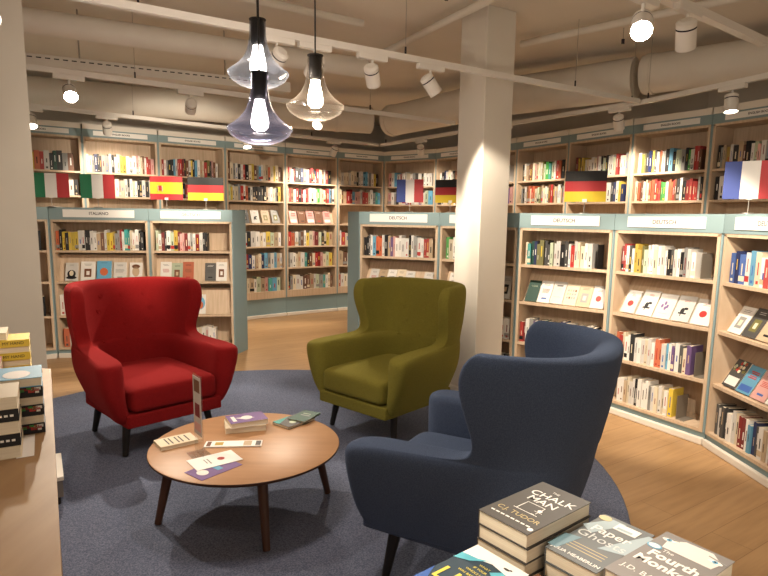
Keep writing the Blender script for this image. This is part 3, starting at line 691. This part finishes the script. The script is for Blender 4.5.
# ------------------------------------------------------------------ display counter at the left front
CZ = .95
ed = Vector((-.506, .862)); vd = Vector((-.862, -.506)); CA = math.atan2(ed.y, ed.x) - PI/2
t = thing('display_counter', 'tall wooden display counter at the left front carrying book stacks', 'counter', (-1.179, 2.036, 0), 0)
def cpoly(i=0.):
    C = Vector((0, 0)); u = Vector((.498, -.867)); f = Vector((-.94, .30)); A = C + u * 1.75
    return [C - u*(-i) + f*i, A - u*i + f*i, A - u*i + f*.8, C + f*.8 + u*i]
part('worktop', t, lambda b: b.prism(cpoly(), CZ - .04, CZ, COUNTER))
part('carcass', t, lambda b: b.prism(cpoly(.012), .09, CZ - .041, COUNTER))
part('plinth', t, lambda b: b.prism(cpoly(.05), .0095, .09, BLACK))
sheet('lit_patch', 'narrow patch of painted light at the right edge of the left counter beside the stacks', 'lit_patch', (-.845, 1.335, CZ + .0005), rad(30), .035, .15, .001, PAPERW)  # thin white sheet added in place of a patch of light on the worktop
t = thing('display_plinth', 'low pale podium on black feet beyond the left counter', 'podium', (-1.63, 2.86, 0), CA)
part('top_board', t, lambda b: b.box((-.5, -.01, .145), (.0, .34, .165), WHITE))  # lit top face put into the colour: white top over grey sides
part('box', t, lambda b: b.box((-.495, -.005, .055), (-.005, .335, .144), nmat('podium_grey', (.20, .185, .17), .6)))
for sx in (-.46, -.04):
    for sy in (.03, .30): part('foot', t, lambda b: b.tube((sx, sy, .0095), (sx, sy, .0545), .022, BLACK))
def rot(x, y): return Vector((-1.185, 2.022)) + ed * y - vd * x
def lay(name, label, x, y, z, w, l, th, cover, spine, a, grp, sp_text=None, tcol=None, deco=None):
    """flat book at world x,y; local -x side is the spine"""
    t = flat_book(name, label, 'book', (x, y, z), a, w, l, th, cover, grp, spine)
    if sp_text: text('spine_lettering', sp_text, th * .62, tcol, t, T(-w/2 - .0006, -.052, th/2) @ RZ(-PI/2) @ STAND)
    if deco: part('cover_print', t, lambda b: deco(b, w, l, th))
    return t
# a: book turned so that its spine (local -x) or fore edge faces the camera
A_SP, A_FO = rad(120), rad(-60)
def floral(b, w, l, th):
    rr = random.Random(3)
    for _ in range(60):
        y = rr.uniform(-l/2 + .01, l/2 - .01); z = rr.uniform(.003, th - .003); c = rr.choice('rrvdwoe'); s = rr.uniform(.003, .007)
        y0, y1, z0, z1 = max(y - s, -l/2), min(y + s, l/2), max(z - s*.6, .001), min(z + s*.6, th - .001)
        b.box((-w/2 - .0005, y0, z0), (-w/2, y1, z1), bmat(c))
nm = ['lowest', 'second', 'third', 'fourth', 'fifth', 'sixth', 'topmost']
z = CZ + .0005
for i in range(5):
    sp = i in (1, 3)
    lab = ('%s book of the nearest left counter stack, %s' % (nm[i] if i < 4 else 'topmost', 'black spine showing' if sp else 'cream page edges showing'))
    lay('book', lab, -.935, 1.278, z, .13, .20, .028, bmat('k') if sp else bmat('c'), bmat('k') if sp else bmat('c'), (A_SP if sp else A_FO), 'books in the nearest counter stack', None, None,
        (lambda b, w, l, th: [b.box((-w/2 - .0005, -.09 + k*.011, th*.40), (-w/2, -.083 + k*.011, th*.58), PAPERW) for k in range(12)]) if sp else None)
    z += .0286
z = CZ + .0005
for i in range(6):
    sp = i % 2 == 0
    lab = ('%s book of the counter stack behind the nearest, %s' % (nm[i] if i < 5 else 'topmost', 'pale blue cover up' if i == 5 else ('floral black spine showing' if sp else 'page edges showing')))
    lay('book', lab, -.976, 1.434, z, .135, .21, .0235, bmat('k') if i < 5 else bmat('s'), bmat('k'), (A_SP if sp else A_FO), 'books in the second counter stack', None, None,
        floral if sp else ((lambda b, w, l, th: (circ(b, .02, .05, .04, .03, th, 'w'), circ(b, -.02, -.03, .03, .04, th, 'w'))) if i == 5 else None))
    z += .0241
z = CZ + .0005
YEL = bmat('y')
for i in range(5):
    sp = i % 2 == 0
    lab = '%s yellow book of the stack by the wall end, %s' % (nm[i] if i < 4 else 'topmost', 'spine towards the camera' if sp else 'page edges towards the camera')
    lay('book', lab, -1.345, 2.005, z, .13, .20, .0225, YEL, YEL, A_SP if sp else A_FO, 'yellow books on the counter', 'MY HAND' if sp else None, bmat('k'))
    z += .0231
lay('book', 'cream book lying on top of the yellow stack by the wall end', -1.40, 1.99, z, .125, .18, .024, bmat('c'), bmat('c'), A_FO, None)
for i in range(2):
    lay('book', '%s pink-topped book in front of the yellow stack on the counter' % ('lower', 'upper')[i], -1.335, 1.845, CZ + .0005 + i*.0336, .125, .18, .033, bmat('p'), bmat('c'), A_FO, 'pink-topped books on the counter')

# ------------------------------------------------------------------ flags on the low bookcases
FC = dict(green=nmat('flag_green', (.02, .17, .08), .6), white=nmat('flag_white', (.72, .70, .68), .6), red=nmat('flag_red', (.40, .03, .035), .6), yellow=nmat('flag_yellow', (.66, .47, .03), .6), black=nmat('flag_black', (.02, .02, .02), .6), blue=nmat('flag_blue', (.035, .06, .24), .6))
def flag(label, x, y, rz, cols, vertical, w=.33, h=.24, crest=False, zb=.095):
    t = thing('table_flag', label, 'flag', (x, y, 1.5535), rz, 'little flags on the low bookcases')
    part('stand_base', t, lambda b: b.lathe([(0, .012), (.03, .010), (.045, .002), (.045, 0)], STEEL, 20))
    part('post', t, lambda b: b.tube((0, 0, .01), (0, 0, zb + .015), .0035, STEEL, n=8))
    part('clip', t, lambda b: b.box((-.018, -.006, zb - .004), (.018, .006, zb + .022), METALW))
    def pn(b):
        n = 10
        def strip(u0, u1, v0, v1, m):
            for i in range(n):
                a, c = u0 + (u1 - u0)*i/n, u0 + (u1 - u0)*(i + 1)/n
                yy = lambda u: .004 + .006*math.sin(u*7)
                A, B = (a - .5)*w, (c - .5)*w; z0, z1 = zb + v0*h, zb + v1*h
                ya, yb_ = yy(a), yy(c)
                b.add([(A, ya, z0), (B, yb_, z0), (B, yb_, z1), (A, ya, z1), (A, ya + .002, z0), (B, yb_ + .002, z0), (B, yb_ + .002, z1), (A, ya + .002, z1)],
                      [(0,1,2,3), (5,4,7,6), (3,2,6,7), (1,0,4,5), (0,3,7,4), (2,1,5,6)], m, None, False)
        k = len(cols); tot = sum(c[1] for c in cols); s = 0
        for c, wt in cols:
            if vertical: strip(s/tot, (s + wt)/tot, 0, 1, FC[c])
            else: strip(0, 1, 1 - (s + wt)/tot, 1 - s/tot, FC[c])
            s += wt
    fp = part('flag_panel', t, pn)
    if crest:
        part('crest', fp, lambda b: (b.box((-.075, -.004, zb + h*.40), (-.045, .0, zb + h*.60), FC['red']), b.box((-.083, -.004, zb + h*.36), (-.078, 0, zb + h*.6), nmat('crest_white', (.6, .5, .4), .6)), b.box((-.042, -.004, zb + h*.36), (-.037, 0, zb + h*.6), nmat('crest_white', (.6, .5, .4), .6)), b.box((-.072, -.004, zb + h*.61), (-.048, 0, zb + h*.67), FC['yellow'])))
    return t
IT = (('green', 1), ('white', 1), ('red', 1)); DE = (('black', 1), ('red', 1), ('yellow', 1)); FR = (('blue', 1), ('white', 1), ('red', 1)); ES = (('red', 1), ('yellow', 2), ('red', 1))
flag('Italian flag on a stand beside the beige wall end', -3.34, 5.985, rad(14), IT, True)
flag('Italian flag on a stand above the ITALIANO sign', -2.93, 6.10, rad(10), IT, True)
flag('Spanish flag on a stand above the red armchair', -2.29, 6.26, rad(6), ES, False, crest=True)
flag('German flag at the right end of the left low bookcases', -1.90, 6.33, rad(5), DE, False, w=.37)
flag('small French flag left of the white pillar', .235, 5.86, rad(-18), FR, True, w=.27, h=.22)
flag('German flag half hidden by the white pillar', .625, 5.78, rad(-30), DE, False, w=.33, h=.22)
flag('German flag standing right of the white pillar', 1.61, 4.85, rad(-24), DE, False, w=.32, h=.245)
flag('pale French flag near the right edge', 2.29, 3.78, rad(-35), (('blue', 1), ('white', 1.1), ('red', 1.1)), True, w=.30, h=.235)

# bookends
BEND = nmat('bookend_metal', (.26, .23, .19), .5, .3)
def bookend(cs, xf, z, label, m=BEND, h=.17):
    t, M, W = cs
    o = MB(); x = .04 + (W - .08)*xf
    o.box((x, .03, z + .001), (x + .0025, .155, z + h), m); o.box((x, .03, z + .0005), (x + .06, .155, z + .003), m)
    o = o.build('bookend'); o.matrix_world = M; tag(o, label, 'bookend', 'metal bookends')
bookend(lowR[3], .86, 1.12, 'metal bookend on the top shelf right of the blue armchair')
bookend(lowR[3], .885, .445, 'metal bookend on the third shelf right of the blue armchair')
bookend(lowR[3], .75, .11, 'metal bookend beside the yellow book on a bottom shelf')
bookend(lowR[2], .88, 1.12, 'metal bookend coloured black for shadow on the top shelf right of the pillar', BLACK, .19)  # black puts the shadow around this bookend into its colour

# ------------------------------------------------------------------ shelf books: 300 largest one by one, the rest as stuff
bpy.context.view_layer.update()
dg = bpy.context.evaluated_depsgraph_get()
ORG = Vector((0, 0, H))
def visible(P):
    p = proj(P)
    if p is None or not (0 <= p[0] <= 768 and 0 <= p[1] <= 576): return False
    d = Vector(P) - ORG; L = d.length; d.normalize()
    hit, loc, *_ = S.ray_cast(dg, ORG, d, distance=L - .012)
    return not hit
for bk in BOOKS:
    M, w, h = bk['M'], bk['w'], bk['h']
    c = [proj(M @ Vector(p)) for p in ((0, 0, 0), (w, 0, 0), (w, 0, h), (0, 0, h))]
    if any(p is None for p in c): bk['area'] = 0; continue
    A = abs(sum(c[i][0]*c[(i+1) % 4][1] - c[(i+1) % 4][0]*c[i][1] for i in range(4))) / 2
    pts = [M @ Vector((w*u, -.004, h*v)) for u in (.15, .5, .85) for v in (.12, .5, .88)]
    bk['vis'] = sum(visible(p) for p in pts) / 9; bk['area'] = A * bk['vis']
vis = sorted([b for b in BOOKS if b['area'] > 0], key=lambda b: -b['area'])
single = {id(b) for b in vis[:300]}
ORD = ['first', 'second', 'third', 'fourth', 'fifth', 'sixth', 'seventh', 'eighth', 'ninth', 'tenth', 'eleventh', 'twelfth', 'thirteenth', 'fourteenth', 'fifteenth', 'sixteenth',
       'seventeenth', 'eighteenth', 'nineteenth', 'twentieth', 'twenty-first', 'twenty-second', 'twenty-third', 'twenty-fourth', 'twenty-fifth', 'twenty-sixth', 'twenty-seventh', 'twenty-eighth', 'twenty-ninth', 'thirtieth']
rows = {}
for bk in BOOKS:
    if bk['area'] > 0 and bk.get('vis', 0) > .3: rows.setdefault(bk['where'], []).append(bk)
rest = MB()
nsingle = 0
for bk in BOOKS:
    M, w, h, d, k = bk['M'], bk['w'], bk['h'], bk['d'], bk['k']; rr = random.Random(int(w*1e6) + int(h*1e6)); cov = bmat(k, rr.randrange(4))
    sp = bk['kind'] == 'spine'
    if id(bk) not in single:
        if sp: spine_geom(rest, w, h, d, cov, M); pages_geom(rest, w, h, d, M); spine_marks(rest, w, h, k, rr, M)
        else: face_geom(rest, w, h, d, cov, M); fpages_geom(rest, w, h, d, M); face_marks(rest, w, h, k, bk['style'], rr, M)
        continue
    nsingle += 1
    rw = rows.get(bk['where'], [bk]); i = rw.index(bk) if bk in rw else 0; n = len(rw)
    o_ = '%s from left' % ORD[i] if i < (n + 1) // 2 else ('%s from right' % ORD[n - 1 - i])
    if n > 1 and i == 0: o_ = 'leftmost'
    if n > 1 and i == n - 1: o_ = 'rightmost'
    lab = '%s book, %s on the %s' % (BC[k][0], o_, bk['where']) if sp else '%s face-out book, %s on the %s' % (BC[k][0], o_, bk['where'])
    words = lab.split()
    if len(words) > 16: lab = lab.replace(' on the ', ', ', 1).replace('of the ', 'of ').replace(' the ', ' ')
    b = MB()
    (spine_geom if sp else face_geom)(b, w, h, d, cov)
    o = b.build('book'); o.matrix_world = M
    tag(o, lab, 'book', 'books on the ' + bk['where'])
    part('pages', o, lambda q: (pages_geom if sp else fpages_geom)(q, w, h, d))
    if sp: part('spine_print', o, lambda q: spine_marks(q, w, h, k, rr))
    else: part('cover_print', o, lambda q: face_marks(q, w, h, k, bk['style'], rr))
o = rest.build('shelved_books'); tag(o, 'smaller more distant books filling the tall bookcases along the back walls', 'books', None, 'stuff')
print('books', len(BOOKS), 'visible', len(vis), 'single', nsingle, 'min area', vis[min(299, len(vis)-1)]['area'])

# ------------------------------------------------------------------ pendant lamps
def pendant(label, x, y, ztip, s, g, bulb_e):
    """ztip: bottom of the glass"""
    t = thing('pendant_lamp', label, 'lamp', (x, y, ztip), 0, 'smoked glass pendant lamps')
    prof = [(.0, 0), (.05, .003), (.085, .016), (.115, .038), (.131, .066), (.129, .074), (.110, .090), (.085, .112), (.064, .140), (.050, .170), (.041, .205), (.035, .245), (.034, .318)]
    part('glass_shade', t, lambda b: b.lathe([(r*s, z*s*.87) for r, z in prof], g, 56))
    q = s * .87
    part('socket', t, lambda b: (b.lathe([(0, .318*q), (.029*s, .318*q), (.029*s, .212*q), (.022*s, .200*q), (0, .200*q)], BLACK, 24), b.lathe([(.036*s, .3185*q), (.036*s, .322*q), (.0, .328*q)], BLACK, 24)))
    part('bulb', t, lambda b: b.lathe([(0, .06*q), (.020*s, .064*q), (.033*s, .078*q), (.036*s, .10*q), (.030*s, .14*q), (.022*s, .18*q), (.020*s, .199*q)], emit('bulb_glow', (1.0, .86, .70), bulb_e), 24))
    part('cord', t, lambda b: b.tube((0, 0, .3285*q), (0, 0, ZC - ztip - .041), .0035, BLACK, n=8))
    part('ceiling_cup', t, lambda b: b.lathe([(0, ZC - ztip - .0005), (.05, ZC - ztip - .0005), (.05, ZC - ztip - .035), (0, ZC - ztip - .04)], METALW, 20))
    l = bpy.data.lights.new('bulb_light', 'POINT'); l.energy = 13; l.color = (1, .82, .62); l.shadow_soft_size = .03
    o = bpy.data.objects.new('bulb_light', l); COL.objects.link(o); o.parent = t; o.location = (0, 0, .035*s)
SMK = glass('smoked_blue_glass', (.62, .66, .75), .34, .04, (.055, (.20, .23, .29))); SMK2 = glass('smoked_violet_glass', (.47, .49, .62), .40, .04, (.06, (.12, .13, .20))); CLR = glass('smoked_clear_glass', (.84, .81, .77), .30, .04, (.04, (.30, .27, .24)))
pendant('smoked blue-grey glass pendant lamp, highest of the three', -.548, 2.62, 2.037, .985, SMK, 14)
pendant('dark violet glass pendant lamp hanging lowest of the three', -.505, 2.43, 1.782, .985, SMK2, 14)
pendant('clearer brownish glass pendant lamp, right of the other two', -.318, 2.72, 1.923, .985, CLR, 14)

# ------------------------------------------------------------------ ceiling services
ZR = 2.55
RAILS = []
def rail(label, pts, w=.036, h=.04, wires=None):
    RAILS.extend((Vector(a), Vector(b)) for a, b in zip(pts[:-1], pts[1:]))
    t = thing('track_rail', label, 'lighting track', (pts[0][0], pts[0][1], ZR), 0, 'white lighting tracks')
    P = [Vector((x - pts[0][0], y - pts[0][1])) for x, y in pts]
    def f(b):
        for p, q in zip(P[:-1], P[1:]):
            d = (q - p).normalized(); n = Vector((-d.y, d.x)) * w/2
            b.prism([p - n, q - n, q + n, p + n], 0, h, METALW)
    part('rail', t, f)
    for p, q in zip(P[:-1], P[1:]):
        L = (q - p).length; k = max(1, int(L / 1.6))
        for i in (range(k) if wires is None else [f * k - .5 for f in wires]):
            c = p + (q - p) * ((i + .5) / k)
            part('suspension_wire', t, lambda b: b.tube((c.x, c.y, h), (c.x, c.y, ZC - ZR - .001), .0025, STEEL, n=6))
            part('wire_grip', t, lambda b: b.tube((c.x, c.y, h), (c.x, c.y, h + .05), .007, LENSOFF, n=8))
    return t
rail('long white lighting track crossing in front of the pillar', [(-2.03, 2.84), (2.27, 5.548)])
rail('white lighting track behind the hanging lamps', [(-3.0, 4.39), (.77, 6.94)])
rail('white lighting track along the left tall bookcases', [(-3.75, 6.10), (-.12, 9.10)])
rail('white lighting track along the right tall bookcases', [(-.08, 9.10), (2.33, 5.56), (2.85, 4.40)], wires=(.03, .97))
rail('white lighting track at the upper right corner', [(.60, 2.48), (2.25, 3.73)], .05)
rail('added unseen lighting track above the camera', [(-1.9, .9), (2.2, .9)])  # unseen track, added to carry the fill spotlights

def spot(label, x, y, target, power, size=50, blend=.5, lens=None, zr=ZR, col=(1, .85, .67), hd=.0, soft=.035):
    t = thing('track_spotlight', label, 'spotlight', (x, y, zr), 0, 'white track spotlights')
    tg = Vector(target) - Vector((x, y, zr)); az = 0
    best = 9
    for a_, b_ in RAILS:
        u = b_ - a_; k_ = max(0, min(1, (Vector((x, y)) - a_).dot(u) / u.dot(u))); dd = (a_ + u * k_ - Vector((x, y))).length
        if dd < best: best, az = dd, math.atan2(u.y, u.x)
    part('adapter', t, lambda b: b.box((-.11, -.02, -.034), (.11, .02, -.0005), METALW, RZ(az)), bevel=.003)
    part('stem', t, lambda b: b.tube((0, 0, -.034), (0, 0, -.09), .009, METALW, n=10))
    hc = Vector((0, 0, -.125)); d = (Vector(target) - Vector((x, y, zr - .125))).normalized()
    a, e = hc - d*.055, hc + d*.075
    part('head', t, lambda b: (b.tube(a, e, .048, METALW, n=28, caps=False), b.tube(a - d*.012, a, .030, METALW, .048, n=28)))
    part('vent_band', t, lambda b: b.tube(a + d*.022, a + d*.030, .0485, LENSOFF, n=28, caps=False))
    q = d.to_track_quat('Z', 'Y').to_matrix().to_4x4()
    part('lens', t, lambda b: b.disc(.0475, 0, lens or emit('lens_glow', (1, .88, .72), 9), 28, T(*(e - d*.006)) @ q))
    l = bpy.data.lights.new('spot_beam', 'SPOT'); l.energy = power; l.color = col; l.spot_size = rad(size); l.spot_blend = blend; l.shadow_soft_size = soft
    o = bpy.data.objects.new('spot_beam', l); COL.objects.link(o); o.parent = t
    o.matrix_local = T(*(e + d*.012)) @ (-d).to_track_quat('Z', 'Y').to_matrix().to_4x4()
    return t
SP = .78
BRIGHT = emit('lens_bright', (1, .93, .84), 60)
spot('brightly lit spotlight above the ITALIANO bookcase facing the camera', -2.46, 4.76, (-.9, 2.4, .2), 160*SP, 52, lens=BRIGHT)
spot('spotlight above the red armchair on the middle track', -1.69, 5.28, (-2.6, 7.6, 1.5), 110*SP, 75)
spot('spotlight with a lit slot seen between the pendant lamps', -.66, 5.98, (-1.3, 3.9, .3), 150*SP, 55)
spot('spotlight at the left edge of the back left track', -3.62, 6.21, (-2.75, 5.1, 0), 150*SP, 60)
spot('spotlight with dark back on the left tall bookcases track', -3.06, 6.67, (-3.35, 7.4, 1.7), 60*SP, 85, lens=LENSOFF)
spot('small lit spotlight below the violet pendant lamp', -1.78, 7.73, (-1.25, 6.9, 0), 130*SP, 80)
spot('spotlight near the inner corner of the back track', -.74, 8.59, (-1.25, 9.1, 1.3), 100*SP, 105)
spot('spotlight above the small French flag', .47, 8.30, (.65, 9.2, 1.4), 70*SP, 95)
spot('spotlight on the back right track hidden beside the pillar', 1.35, 7.0, (1.75, 7.6, 1.5), 60*SP, 95)
spot('dark-lensed spotlight right of the second German flag', 2.19, 5.77, (2.55, 6.3, 1.5), 90*SP, 100, lens=LENSOFF)
spot('lit spotlight above the right-edge French flag', 2.68, 4.78, (2.62, 4.55, 1.0), 45*SP, 95)
spot('spotlight on the long track just left of the pillar', .30, 4.305, (1.5, 4.95, .9), 150*SP, 60)
spot('glaring spotlight at the top right facing the camera', 1.205, 2.97, (.45, 1.1, .8), 90*SP, 50, lens=BRIGHT)
spot('spotlight tilted to the shelves beside the glaring one', 1.48, 3.10, (2.05, 4.1, .85), 170*SP, 60)
spot('spotlight head at the upper left edge of the photo', -1.90, 2.92, (.2, 2.2, .4), 40*SP, 70)
spot('left spotlight of the pair behind the pendant lamps', -.66, 3.70, (-2.75, 5.9, .5), 160*SP, 58)
spot('right spotlight of the pair behind the pendant lamps', -.45, 3.835, (-1.9, 6.0, .4), 120*SP, 55)
spot('spotlight right of the pendant lamps on the long track', -.10, 4.055, (.2, 5.7, .9), 150*SP, 55)
spot('added unseen fill spotlight above the camera aimed at the right shelves', .9, .9, (2.25, 3.3, .7), 170*SP, 60)  # unseen lamp added to brighten the right shelves
spot('added unseen fill spotlight above the camera aimed at the paperback stacks', -.45, .9, (.35, 1.05, .8), 105*SP, 50)  # unseen lamp added to brighten covers and page edges
spot('added unseen fill spotlight above the camera aimed at the left counter', -1.0, .9, (-1.4, 3.2, .9), 22*SP, 60)  # unseen lamp added as weak fill for the left side

# ducts and pipes under the ceiling
def tubething(name, label, cat, pts, r, collars=(), m=DUCT, group=None):
    c = Vector(pts[0]); t = thing(name, label, cat, c, 0, group)
    P = [Vector(p) - c for p in pts]
    part('pipe', t, lambda b: [b.tube(a, q, r, m, n=32) for a, q in zip(P[:-1], P[1:])])
    for i, f in collars:
        a, q = P[i], P[i + 1]; d = (q - a).normalized(); k = a + (q - a)*f
        part('collar', t, lambda b: b.tube(k - d*.03, k + d*.03, r*1.05, m, n=32))
    return t
tubething('ventilation_duct', 'large round white ventilation duct at the upper right', 'duct', [(3.9, 4.5, 2.86), (2.42, 5.82, 2.86)], .175, [(0, .35), (0, .97)])
tubething('ventilation_duct', 'wide dim ventilation duct running from the pillar to the back', 'duct', [(2.36, 5.87, 2.84), (1.3, 6.7, 2.82), (.05, 8.2, 2.78)], .195, [(1, .97)])
tubething('ventilation_duct', 'brownish ventilation duct bending off to the left', 'duct', [(-.22, 8.18, 2.78), (-.7, 8.0, 2.78), (-4.35, 6.54, 2.80)], .17, [(0, .9)])
tubething('pipe', 'wide pale pipe crossing high at the upper left', 'pipe', [(-2.9, 4.15, 2.82), (-.2, 5.55, 2.82)], .085)
tubething('pipe', 'thin pipe under the ceiling left of the pillar', 'pipe', [(-.3, 6.4, 3.05), (1.2, 3.6, 3.05)], .03)
tubething('pipe', 'thin pipe under the ceiling at the upper right', 'pipe', [(1.2, 5.6, 3.06), (3.3, 3.6, 3.06)], .03)
tubething('pipe', 'thin pipe near the ceiling at the upper left', 'pipe', [(-2.6, 3.35, 3.0), (-.2, 4.9, 3.0)], .028)
def tray():
    p, q = Vector((-3.0, 4.72)), Vector((-.9, 5.72)); d = (q - p).normalized(); L = (q - p).length
    t = thing('cable_tray', 'slotted white cable tray along the upper left ceiling', 'cable tray', (p.x, p.y, 2.64), math.atan2(d.y, d.x))
    part('channel', t, lambda b: (b.box((0, 0, 0), (L, .15, .004), DUCT), b.box((0, 0, .004), (L, .004, .085), DUCT), b.box((0, .146, .004), (L, .15, .085), DUCT)))
    part('slots', t, lambda b: [b.box((.03 + i*.062, -.0012, .055), (.066 + i*.062, 0, .064), nmat('slot_dark', (.03, .025, .02), .8)) for i in range(int(L/.062) - 1)])['kind'] = 'stuff'
    for f in (.25, .75): part('hanger', t, lambda b: b.tube((L*f, .075, .004), (L*f, .075, ZC - 2.641), .006, STEEL, n=8))
tray()
def hook(label, x, y):
    t = thing('ceiling_hook', label, 'hook', (x, y, ZC), 0, 'ceiling hooks')
    part('rod', t, lambda b: b.tube((0, 0, -.0005), (0, 0, -.09), .004, STEEL, n=8)); part('clamp', t, lambda b: b.box((-.012, -.006, -.13), (.012, .006, -.09), LENSOFF))
hook('dark ceiling hook left of the pillar top', .40, 4.35); hook('dark ceiling hook right of the pillar near the duct', 2.0, 5.3); hook('dark ceiling hook at the upper right corner', 2.75, 4.05)

# ------------------------------------------------------------------ world and view
w = bpy.data.worlds.new('world'); S.world = w; w.use_nodes = True
w.node_tree.nodes['Background'].inputs['Color'].default_value = (1, .84, .66, 1); w.node_tree.nodes['Background'].inputs['Strength'].default_value = .55
S.view_settings.view_transform = 'Standard'; S.view_settings.look = 'None'; S.view_settings.exposure = .72; S.view_settings.gamma = 1
S.view_settings.use_curve_mapping = False
